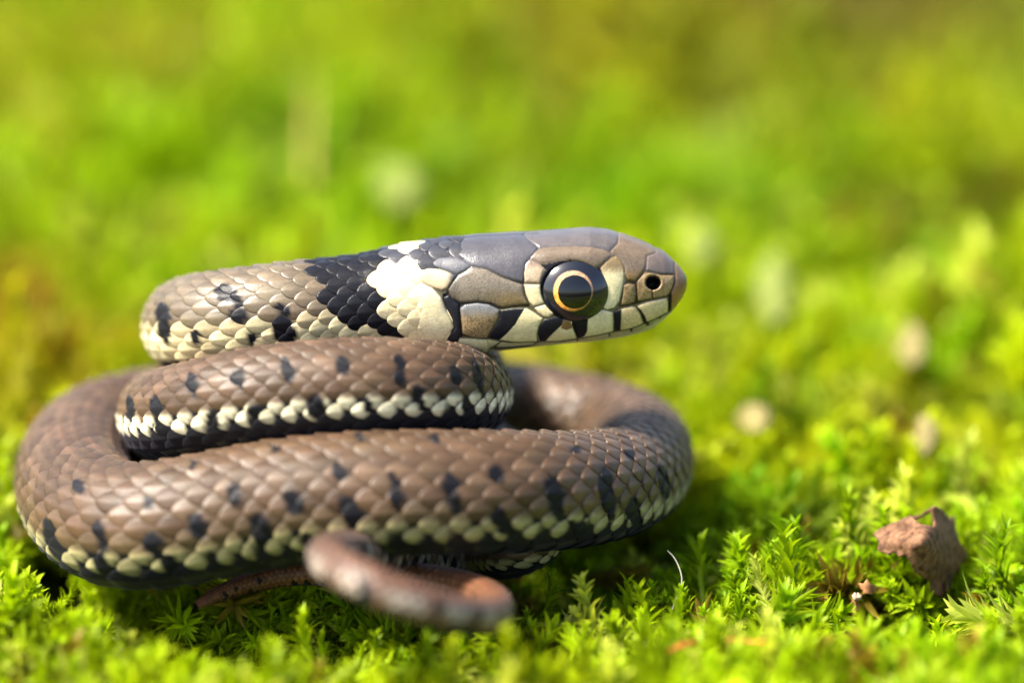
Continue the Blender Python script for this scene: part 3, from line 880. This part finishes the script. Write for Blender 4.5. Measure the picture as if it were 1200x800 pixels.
gx = np.sign(np.linspace(-1, 1, 241)) * (np.abs(np.linspace(-1, 1, 241)) ** 2.6 * 300 + np.abs(np.linspace(-1, 1, 241)) * 14)
gyt = np.linspace(0, 1, 241)
gy = -22 + gyt * 60 + gyt ** 4 * 420
GX, GY = np.meshgrid(gx, gy, indexing='ij')
GZ = ground_z(GX, GY) - 0.85
gv = np.stack([GX, GY, GZ], -1).reshape(-1, 3)
add_obj('ground', make_mesh('ground', gv, grid_faces(241, 241)), M_SOIL, None, kind='structure')


# ------------------------------------------------------------------ moss
def leaf_geo(base, direc, normal, length, width, curl, tipc, basec, nseg=4):
    """one pointed, keeled moss leaf"""
    side = np.cross(direc, normal); side /= np.linalg.norm(side) + 1e-9
    t = np.linspace(0, 1, nseg + 1)
    vs_, cs_ = [], []
    for q in t:
        c = base + direc * (length * (q - 0.18 * curl * q * q)) + normal * (length * curl * 0.55 * q * q)
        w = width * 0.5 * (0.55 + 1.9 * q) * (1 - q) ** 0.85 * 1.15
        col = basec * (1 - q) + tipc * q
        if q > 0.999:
            vs_.append(c); cs_.append(col)
        else:
            vs_ += [c - side * w + normal * w * 0.55, c, c + side * w + normal * w * 0.55]
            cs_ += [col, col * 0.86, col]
    fs = []
    for i in range(nseg - 1):
        a = 3 * i
        fs += [(a, a + 1, a + 4, a + 3), (a + 1, a + 2, a + 5, a + 4)]
    a = 3 * (nseg - 1)
    fs += [(a, a + 1, a + 3, a + 3), (a + 1, a + 2, a + 3, a + 3)]
    return np.array(vs_), fs, np.array(cs_)


def make_sprig(seed, kind):
    r = np.random.default_rng(seed)
    vv, ff, cl = [], [], []
    n0 = 0
    tris = []

    def add(v, f, c):
        nonlocal n0
        vv.append(v); cl.append(c)
        for q in f:
            q = [k + n0 for k in q]
            tris.append((q[0], q[1], q[2]))
            if q[2] != q[3]:
                tris.append((q[0], q[2], q[3]))
        n0 += len(v)

    def shoot(base, d0, length, leaf_l, leaf_w, open_, bend, step):
        pts = [base]; dirs = [d0]
        ns = 14
        d = d0.copy()
        bd = r.normal(0, 1, 3); bd[2] = -abs(bd[2]) * 0.5
        for _ in range(ns):
            d = d + bd * bend / ns; d /= np.linalg.norm(d)
            pts.append(pts[-1] + d * length / ns); dirs.append(d.copy())
        pts = np.array(pts); dirs = np.array(dirs)
        # stem: thin three-sided rod
        st = []
        a_ = np.cross(dirs, [0.3, 0.5, 0.8]); a_ /= np.linalg.norm(a_, axis=1)[:, None] + 1e-9
        b_ = np.cross(dirs, a_)
        rr = np.linspace(0.016, 0.006, ns + 1)[:, None]
        for k in range(3):
            th = k * 2.094
            st.append(pts + (a_ * math.cos(th) + b_ * math.sin(th)) * rr)
        st = np.stack(st, 1).reshape(-1, 3)
        add(st, grid_faces(ns + 1, 3, True).tolist(), np.tile(np.array([0.5, 0.40, 0.30]), (len(st), 1)))
        nl_ = int(length / step)
        phi = r.random() * 6
        for i in range(nl_):
            t = (i + 0.5) / nl_
            k = t * ns; i0 = int(k); fr = k - i0
            p = pts[i0] * (1 - fr) + pts[min(i0 + 1, ns)] * fr
            dd = dirs[i0]
            phi += 2.39996 + r.normal(0, 0.25)
            out = a_[i0] * math.cos(phi) + b_[i0] * math.sin(phi)
            op = open_ * (1 - 0.45 * t) + r.normal(0, 0.12)
            ld = dd * math.cos(op) + out * math.sin(op)
            ld /= np.linalg.norm(ld)
            nm = dd - (dd @ ld) * ld
            nm /= np.linalg.norm(nm) + 1e-9
            ll = leaf_l * (0.75 + 0.5 * r.random()) * (0.7 + 0.5 * math.sin(math.pi * min(1, t * 0.9 + 0.15)))
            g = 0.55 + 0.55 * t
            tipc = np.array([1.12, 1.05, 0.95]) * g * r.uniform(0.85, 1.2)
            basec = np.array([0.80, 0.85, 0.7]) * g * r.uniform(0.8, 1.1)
            curl = r.normal(-0.25 if kind != 2 else -0.5, 0.3)
            add(*leaf_geo(p, ld, nm, ll, leaf_w * r.uniform(0.8, 1.2), curl, tipc, basec))

    up = np.array([0, 0, 1.0])
    if kind == 0:      # full, plume-like shoot
        shoot(np.zeros(3), up, 0.62, 0.22, 0.046, 0.85, 0.5, 0.009)
    elif kind == 1:    # branched feather
        shoot(np.zeros(3), up, 0.66, 0.15, 0.046, 0.75, 0.6, 0.014)
        for k in range(6):
            t = 0.25 + 0.1 * k
            o = r.normal(0, 1, 3); o[2] = abs(o[2]) * 0.6 + 0.4
            o /= np.linalg.norm(o)
            shoot(up * 0.66 * t, o, 0.32 * (1.15 - t * 0.5), 0.13, 0.038, 0.7, 0.5, 0.015)
    elif kind == 2:    # open, star-tipped shoot
        shoot(np.zeros(3), up, 0.55, 0.25, 0.042, 1.15, 0.4, 0.011)
    elif kind == 3:    # slender arching shoot
        shoot(np.zeros(3), up, 0.8, 0.19, 0.044, 0.6, 1.0, 0.011)
    else:              # short broad leaves, pressed together
        shoot(np.zeros(3), up, 0.6, 0.21, 0.062, 0.55, 0.7, 0.012)
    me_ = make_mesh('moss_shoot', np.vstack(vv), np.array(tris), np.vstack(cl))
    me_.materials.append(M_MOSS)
    return me_


shoot_col = bpy.data.collections.new('moss_shoots')
KINDS = [0, 0, 1, 1, 2, 3, 4, 4]
for i, k in enumerate(KINDS):
    o = bpy.data.objects.new('moss_shoot_%02d' % i, make_sprig(100 + i, k))
    shoot_col.objects.link(o)

# where the shoots stand
pts = []


def scatter(x0, x1, y0, y1, dens, size):
    n = int((x1 - x0) * (y1 - y0) * dens)
    x = rng.uniform(x0, x1, n); y = rng.uniform(y0, y1, n)
    pts.append(np.stack([x, y, np.full(n, size)], 1))


scatter(-5.0, 5.0, -5.0, 4.5, 95, 0.86)
scatter(-7.5, 7.5, 4.5, 12, 22, 1.35)
scatter(-11, 11, 12, 24, 8, 1.9)
scatter(-18, 18, 24, 48, 3.5, 2.5)
MP = np.vstack(pts)
mx_, my_ = MP[:, 0], MP[:, 1]
# keep clear of the snake where it lies close to the ground
step = 8
c2 = CEN[::step]; r2 = WID[::step]
low_c = c2[:, 2] - r2 < 0.55
c2, r2 = c2[low_c], r2[low_c]
near_r = np.abs(my_ - 2) < 6
gap = np.full(len(MP), 9.0); roof = np.full(len(MP), 9.0)
idx = np.where(near_r)[0]
for c0 in range(0, len(idx), 2000):
    ii = idx[c0:c0 + 2000]
    dd = np.hypot(mx_[ii, None] - c2[None, :, 0], my_[ii, None] - c2[None, :, 1]) - r2[None]
    gap[ii] = dd.min(1)
    k = dd.argmin(1)
    roof[ii] = c2[k, 2] - r2[k]
tail_c = CEN[SS < S_TAIL][::6]; tail_r = WID[SS < S_TAIL][::6]
# and clear of the tail and the dry leaf as seen from the front
def clear(px_, py_, d_, rx, ry):
    q = P(px_, py_, d_)
    return ((mx_ - q[0]) / rx) ** 2 + ((my_ - q[1] + 0.1) / ry) ** 2
lowz = np.zeros(len(MP))
for (qx, qy, qd, rx, ry, w) in [(225, 716, -.8, .6, .55, .34), (300, 690, -.5, .65, .5, .3), (150, 690, -.3, .5, .4, .15), (1085, 690, .0, .8, .8, .36), (1005, 712, -.15, .25, .3, .12),
                                (880, 752, -1.4, .35, .35, .15), (795, 705, -.15, .3, .35, .2), (690, 672, -.1, .5, .3, .15), (540, 700, -1.0, .5, .4, .1)]:
    lowz = np.maximum(lowz, w * smooth(1.6, 0.4, clear(qx, qy, qd, rx, ry)))
bare = (clear(1085, 690, 0.1, .45, .42) < 1) | (clear(1040, 690, 0.0, .32, .42) < 1) | (clear(540, 725, -1.3, .35, .4) < 1) | (clear(440, 715, -2.3, .5, .3) < 1) | (clear(255, 705, -.55, .45, .22) < 1)
ok = ~bare & (gap > -0.12) | (~bare & (roof > 0.22) & (gap > -0.5))
MP = MP[ok]; gap = gap[ok]; roof = roof[ok]; lowz = lowz[ok]
mx_, my_, msz = MP.T
n = len(MP)
gz = ground_z(mx_, my_)
scale = msz * np.exp(rng.normal(-0.12, 0.24, n))
# lean: a locally shared direction plus scatter
th = 6.28 * vnoise(mx_ * 0.5 + 9, my_ * 0.5, 21) * 2 + rng.normal(0, 0.9, n)
# beside the snake the shoots are pressed down
press = smooth(0.6, -0.1, gap)
LEN = np.array([0.62, 0.62, 0.66, 0.66, 0.55, 0.8, 0.6, 0.6])
pick = rng.integers(0, len(KINDS), n)
scale = scale * (1 - 0.25 * press) * (1 - 1.1 * lowz)
tilt = np.clip(rng.normal(1.16, 0.28, n) + 0.3 * press, 0.35, 1.6)
tip = gz + np.minimum(rng.normal(-0.17, 0.09, n), 0.03) + 0.10 * (msz - 1.2) - 0.20 * press - lowz
zb = tip - LEN[pick] * scale * np.cos(tilt)
rot = np.stack([tilt, np.zeros(n), th], 1)       # tilt about X, then turn about Z

# colour of each shoot
base_g = np.array([0.345, 0.49, 0.006])
hue = vnoise(mx_ * 0.35 + 5, my_ * 0.28, 31); hue2 = vnoise(mx_ * 1.2, my_ * 1.0, 32); hue3 = rng.random(n)
yel = np.array([0.46, 0.52, 0.006]); deep = np.array([0.12, 0.34, 0.006]); pale = np.array([0.58, 0.62, 0.12]); rust = np.array([0.30, 0.17, 0.03])
tint = np.tile(base_g, (n, 1))


def mixc(t, c, w):
    w = np.clip(w, 0, 1)[:, None]
    return t * (1 - w) + c * w


tint = mixc(tint, yel, 0.75 * smooth(0.45, 0.8, hue))
tint = mixc(tint, deep, 0.75 * smooth(0.5, 0.15, hue2) * (0.4 + 0.6 * hue3))
tint = mixc(tint, pale, 0.7 * (hue3 > 0.9))
tint = mixc(tint, rust, 0.8 * (rng.random(n) < 0.04))
# patches that the place shows: (pixel, pixel, radius, colour, strength)
for (qx, qy, rx, ry, c, w) in [
        (110, 90, 2.6, 4.0, rust, .55), (1010, 20, 3.0, 5, np.array([.16, .10, .07]), .8), (1130, 265, 1.6, 1.6, np.array([.10, .085, .01]), .85),
        (5, 360, .9, 1.2, np.array([.40, .10, .03]), .8), (50, 440, 1.1, 1.1, np.array([.38, .20, .02]), .7), (560, 225, 1.2, 1.6, rust, .5),
        (700, 235, 2.0, 1.8, deep, .7), (330, 190, 2.0, 3.0, deep, .5), (1110, 490, 1.0, .5, np.array([.14, .12, .01]), .7), (720, 440, .8, .5, rust, .55),
        (860, 590, .7, .4, np.array([.04, .12, .01]), .75), (720, 60, 3, 4, np.array([.26, .22, .02]), .45), (800, 95, 3, 4, rust, .35), (870, 570, .5, .5, deep, .7)]:  # the two just right of the ring put its shade into the tint
    g0 = Pz(qx, qy, 0.0)
    tint = mixc(tint, c, w * np.exp(-((mx_ - g0[0]) / rx) ** 2 - ((my_ - g0[1]) / ry) ** 2))
tint = tint * (rng.uniform(0.72, 1.32, n) * (0.88 + 0.32 * vnoise(mx_ * 1.6 + 2, my_ * 1.4, 51)))[:, None]

mm = bpy.data.meshes.new('moss')
mm.vertices.add(n)
mm.vertices.foreach_set('co', np.stack([mx_, my_, zb], 1).astype(np.float32).ravel())
for nm_, ty, arr in (('rot', 'FLOAT_VECTOR', rot), ('size', 'FLOAT', scale), ('pick', 'INT', pick)):
    a = mm.attributes.new(nm_, ty, 'POINT')
    if ty == 'FLOAT_VECTOR':
        a.data.foreach_set('vector', arr.astype(np.float32).ravel())
    elif ty == 'FLOAT':
        a.data.foreach_set('value', arr.astype(np.float32))
    else:
        a.data.foreach_set('value', arr.astype(np.int32))
a = mm.attributes.new('tint', 'FLOAT_COLOR', 'POINT')
t4 = np.ones((n, 4), np.float32); t4[:, :3] = tint
a.data.foreach_set('color', t4.ravel())
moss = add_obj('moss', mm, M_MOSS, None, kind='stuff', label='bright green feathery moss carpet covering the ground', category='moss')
ng = bpy.data.node_groups.new('moss_growth', 'GeometryNodeTree')
ng.interface.new_socket('Geometry', in_out='INPUT', socket_type='NodeSocketGeometry')
ng.interface.new_socket('Geometry', in_out='OUTPUT', socket_type='NodeSocketGeometry')
N = ng.nodes.new
gi = N('NodeGroupInput'); go = N('NodeGroupOutput')
ci = N('GeometryNodeCollectionInfo'); ci.inputs['Collection'].default_value = shoot_col
ci.inputs['Separate Children'].default_value = True; ci.inputs['Reset Children'].default_value = True
ip_ = N('GeometryNodeInstanceOnPoints'); ip_.inputs['Pick Instance'].default_value = True


def named(nm_, ty):
    q = N('GeometryNodeInputNamedAttribute'); q.data_type = ty; q.inputs['Name'].default_value = nm_
    return q.outputs[0]


LK = ng.links.new
e2r = N('FunctionNodeEulerToRotation')
LK(named('rot', 'FLOAT_VECTOR'), e2r.inputs[0])
LK(gi.outputs[0], ip_.inputs['Points']); LK(ci.outputs[0], ip_.inputs['Instance'])
LK(named('pick', 'INT'), ip_.inputs['Instance Index']); LK(e2r.outputs[0], ip_.inputs['Rotation']); LK(named('size', 'FLOAT'), ip_.inputs['Scale'])
LK(ip_.outputs[0], go.inputs[0])
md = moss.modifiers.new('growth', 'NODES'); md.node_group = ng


# ------------------------------------------------------------------ litter
def sheet(name, outline, depth_fn, mat, thick, label, category, spacing=2.2, group=None):
    """a thin crumpled piece with its own outline: pixels give its size, depth_fn its folds"""
    o = np.asarray(outline, float)
    dense = []
    for i in range(len(o)):
        a_, b_ = o[i], o[(i + 1) % len(o)]
        k = max(1, int(np.hypot(*(b_ - a_)) / spacing))
        for t in range(k):
            q = a_ + (b_ - a_) * t / k
            dense.append(q + rng.normal(0, 0.25, 2))
    dense = np.array(dense)
    x0, y0 = dense.min(0); x1, y1 = dense.max(0)
    gxx, gyy = np.meshgrid(np.arange(x0, x1, spacing), np.arange(y0, y1, spacing))
    m = inside(dense, gxx, gyy) & (edge_dist(dense, gxx, gyy) > spacing * 0.6)
    inner = np.stack([gxx[m], gyy[m]], 1) + rng.normal(0, 0.2, (m.sum(), 2))
    pp = np.vstack([dense, inner])
    nb = len(dense)
    vs2, _, fs2, _, _, _ = delaunay_2d_cdt([Vector(q) for q in pp], [(i, (i + 1) % nb) for i in range(nb)], [], 1, 1e-4)
    vs2 = np.array([list(q) for q in vs2])
    fs2 = np.array([f[:3] for f in fs2 if len(f) == 3])
    w3 = P(vs2[:, 0], vs2[:, 1], depth_fn(vs2[:, 0], vs2[:, 1]))
    me_ = make_mesh(name, w3, fs2)
    ob = add_obj(name, me_, mat, None, label=label, category=category)
    if group:
        ob['group'] = group
    md_ = ob.modifiers.new('thickness', 'SOLIDIFY'); md_.thickness = thick; md_.offset = 0
    return ob


M_LEAF = mat_simple('dry_leaf', (0.125, 0.058, 0.028), 0.7, 0.2, 18.0, 0.45, 0.10, transl=0.15, col2=(0.26, 0.135, 0.07))
M_LEAFD = mat_simple('dry_leaf_shaded', (0.07, 0.03, 0.018), 0.7, 0.2, 6.0, 0.4, 0.3)  # leaf colour copied darker, to put in the shade of its far side
LO = np.array([(230, 300), (265, 275), (300, 255), (400, 215), (462, 180), (492, 210), (530, 240), (600, 252), (612, 238), (604, 180), (596, 130), (612, 122), (650, 135),
               (690, 185), (715, 205), (735, 180), (740, 250), (765, 340), (800, 400), (815, 430), (785, 480), (750, 530), (715, 590), (700, 660), (640, 690), (590, 660),
               (580, 580), (545, 568), (490, 530), (465, 470), (440, 425), (400, 437), (360, 405), (330, 428), (290, 410), (262, 396), (270, 355), (255, 325)]) / 5.333 + np.array([980, 570])


def leaf_depth(x, y):
    t = (x - 1023) / 110.0
    return 0.35 + 0.55 * (t - 0.45) ** 2 * 2.2 - 0.30 * np.exp(-((x - 1085) / 26) ** 2) * smooth(690, 620, y) + 0.28 * smooth(640, 600, y) \
        + 0.07 * (vnoise(x * 0.06, y * 0.06, 41) - 0.5) + 0.02 * (vnoise(x * 0.25, y * 0.25, 42) - 0.5) + 0.004 * (x - 1080)


dry = sheet('dry_leaf', LO, leaf_depth, M_LEAF, 0.018, 'curled brown dry leaf fragment standing up in the moss', 'leaf')
# curled back edge and turned-under flap, shade put into their colour, belong to the leaf
for nm_, ol, fn, mt in (
        ('leaf_rim', np.array([(470, 190), (520, 180), (570, 145), (605, 122), (618, 128), (600, 150), (560, 172), (520, 195), (490, 208)]) / 5.333 + np.array([980, 570]),
         lambda x, y: leaf_depth(x, y) + 0.16 - 0.12 * smooth(1085, 1096, x), M_LEAFD),
        ('leaf_fold', np.array([(735, 500), (800, 420), (850, 398), (895, 385), (880, 430), (840, 480), (790, 560), (720, 640), (680, 650), (690, 590)]) / 5.333 + np.array([980, 570]),
         lambda x, y: leaf_depth(x, y) + 0.05 + 0.012 * (x - 1120), M_LEAFD)):
    pc = sheet(nm_, ol, fn, mt, 0.016, '', '', 2.0)
    del pc['label']; del pc['category']
    pc.parent = dry


def rod(name, pth, radii, mat, label, category, sides=7, group=None, parent=None):
    pth = catmull(np.asarray(pth, float), 6)
    rr = np.interp(np.linspace(0, 1, len(pth)), np.linspace(0, 1, len(radii)), radii)
    tg = np.gradient(pth, axis=0); tg /= np.linalg.norm(tg, axis=1)[:, None]
    a_ = np.cross(tg, [0.21, 0.53, 0.81]); a_ /= np.linalg.norm(a_, axis=1)[:, None]
    b_ = np.cross(tg, a_)
    th_ = np.linspace(0, 2 * math.pi, sides, endpoint=False)
    v = pth[:, None] + rr[:, None, None] * (np.cos(th_)[None, :, None] * a_[:, None] + np.sin(th_)[None, :, None] * b_[:, None])
    ob = add_obj(name, make_mesh(name, v.reshape(-1, 3), grid_faces(len(pth), sides, True)), mat, parent)
    if label:
        ob['label'] = label; ob['category'] = category
    if group:
        ob['group'] = group
    return ob


def Pm(px, py, hgt):
    q = Pz(px, py, hgt)
    for _ in range(4):
        q = Pz(px, py, hgt + float(ground_z(q[0], q[1])))
    return q


M_ORANGE = mat_simple('orange_stalk', (0.42, 0.105, 0.014), 0.5, 0.4, 12, 0.4, 0.3)
M_HAIR = mat_simple('pale_hair', (0.50, 0.46, 0.34), 0.4, 0.5, 12, 0.1)
M_STRAW = mat_simple('straw', (0.42, 0.30, 0.06), 0.6, 0.3, 6, 0.3)
M_FLAKE = mat_simple('pale_flake', (0.20, 0.165, 0.055), 0.6, 0.3, 6, 0.3, 0.3, transl=0.15)
M_FLAKE_F = mat_simple('green_flake', (0.15, 0.18, 0.035), 0.7, 0.2, 6, 0.3, 0.3, transl=0.15)
M_SEED = mat_simple('seed_husk', (0.30, 0.12, 0.04), 0.5, 0.4, 14, 0.4, 0.5)
M_HUSK = mat_simple('husk_shell', (0.20, 0.07, 0.02), 0.6, 0.3, 20, 0.5, 0.5, col2=(0.34, 0.16, 0.06))
M_WHITE = mat_simple('seed_white', (0.26, 0.20, 0.13), 0.6, 0.3, 14, 0.4)
rod('needle', [Pm(851, 749, .15), Pm(870, 750, .15), Pm(890, 752, .15), Pm(907, 752, .14)], [0.008, 0.016, 0.017, 0.012], M_ORANGE,
    'thin bright orange needle lying level in the moss', 'needle')
rod('stalk', [Pm(784, 763, .10), Pm(798, 757, .12), Pm(815, 752, .11)], [0.012, 0.022, 0.014], M_ORANGE,
    'short blunt orange stalk lying beside the orange needle', 'stalk')
rod('hair', [P(782.5, 645, 0.15), P(790, 653, 0.12), P(796, 665, 0.1), P(799, 678, 0.08), P(797, 692, 0.06), P(791, 704, 0.04), P(788, 714, 0.02)],
    [0.004, 0.005, 0.0048, 0.0042, 0.004], M_HAIR, 'single pale curved hair sticking up from the moss', 'hair', 6)
rod('grass_stem', [Pz(366, 330, -0.2), P(365, 270, 10.5), P(363, 180, 10.8), P(365, 95, 11.0)], [0.07, 0.06, 0.045, 0.02], M_STRAW,
    'upright yellowish grass stem standing in the blurred moss', 'stem')


def blob(name, c, r3, mat, seed, parent=None):
    u_ = np.linspace(0.02, math.pi - 0.02, 14); t_ = np.linspace(0, 2 * math.pi, 20, endpoint=False)
    U_, T_ = np.meshgrid(u_, t_, indexing='ij')
    rr = 1 + 0.7 * (vnoise(U_ * 1.6 + seed, 2 * np.cos(T_) + 5, seed) - 0.5) + 0.25 * (vnoise(U_ * 3.5 + seed, 4 * np.sin(T_) + 9, seed) - 0.5)
    v = np.stack([np.sin(U_) * np.cos(T_), np.sin(U_) * np.sin(T_), np.cos(U_)], -1) * rr[..., None] * np.asarray(r3) + c
    return add_obj(name, make_mesh(name, v.reshape(-1, 3), grid_faces(14, 20, True)), mat, parent)


sd = bpy.data.objects.new('seed_husk', None); sc.collection.objects.link(sd)
sd['label'] = 'tiny split seed husk, white and orange, in front of the dry leaf'; sd['category'] = 'seed'
blob('kernel', P(1004, 699, 0.0), (0.034, 0.03, 0.026), M_WHITE, 3, sd)
for nm_, cx, cy_, rx_, ry_, dz_ in (('shell', 1016, 689, 9, 8, 0.05), ('stalk_end', 1002, 710, 4.5, 9, 0.02)):
    t_ = np.linspace(0, 2 * math.pi, 12, endpoint=False)
    k_ = 1 + 0.22 * rng.normal(size=12)
    hs = sheet(nm_, np.stack([cx + rx_ * np.cos(t_) * k_, cy_ + ry_ * np.sin(t_) * k_], 1),
               lambda X, Y, cx=cx, dz_=dz_, rx_=rx_: dz_ + 0.05 * ((X - cx) / rx_) ** 2, M_HUSK, 0.012, '', '', 1.5)
    del hs['label']; del hs['category']
    hs.parent = sd
b = blob('bud', Pm(1003, 766, .07), (0.055, 0.05, 0.03), M_HUSK, 11)
b['label'] = 'small blurred orange bud in the moss below the seed husk'; b['category'] = 'bud'
b = blob('cone_scale', Pm(1101, 784, .05), (0.022, 0.022, 0.05), M_SEED, 15)
b['label'] = 'tiny rusty bud in a dark gap of the moss'; b['category'] = 'bud'
# pale flakes out of focus behind
for (x, y, dx, dy, zz, lab) in [
        (1085, 508, 13, 23, .25, 'tan upright leaf flake in the moss behind the dry leaf'),
        (470, 214, 30, 26, .5, 'round pale leaf flake far behind the snake neck'),
        (905, 340, 24, 34, .4, 'broad pale leaf flake standing in the moss beyond the snout'),
        (885, 490, 18, 16, .2, 'small cream leaf flake in the moss beside the outer coil'),
        (1070, 405, 16, 24, .35, 'narrow beige leaf flake beyond the tan upright flake'),
        (815, 285, 26, 24, .45, 'pale rounded leaf flake far behind the snout')]:
    q = Pz(x, y, zz)
    q = Pz(x, y, zz + ground_z(q[0], q[1]))
    q = Pz(x, y, zz + ground_z(q[0], q[1]))
    d = proj(q[None])[2][0]
    t_ = np.linspace(0, 2 * math.pi, 14, endpoint=False)
    ol = np.stack([x + dx * np.cos(t_) * (1 + 0.18 * rng.normal(size=14)), y + dy * np.sin(t_) * (1 + 0.18 * rng.normal(size=14))], 1)
    sheet('leaf_flake', ol, lambda X, Y, d=d, x=x, y=y: d + 0.006 * (x - X) + 0.010 * (y - Y) + 0.004 * (X - x) ** 2 / 10, M_FLAKE if y > 380 else M_FLAKE_F, 0.03, lab, 'leaf', 4.0)
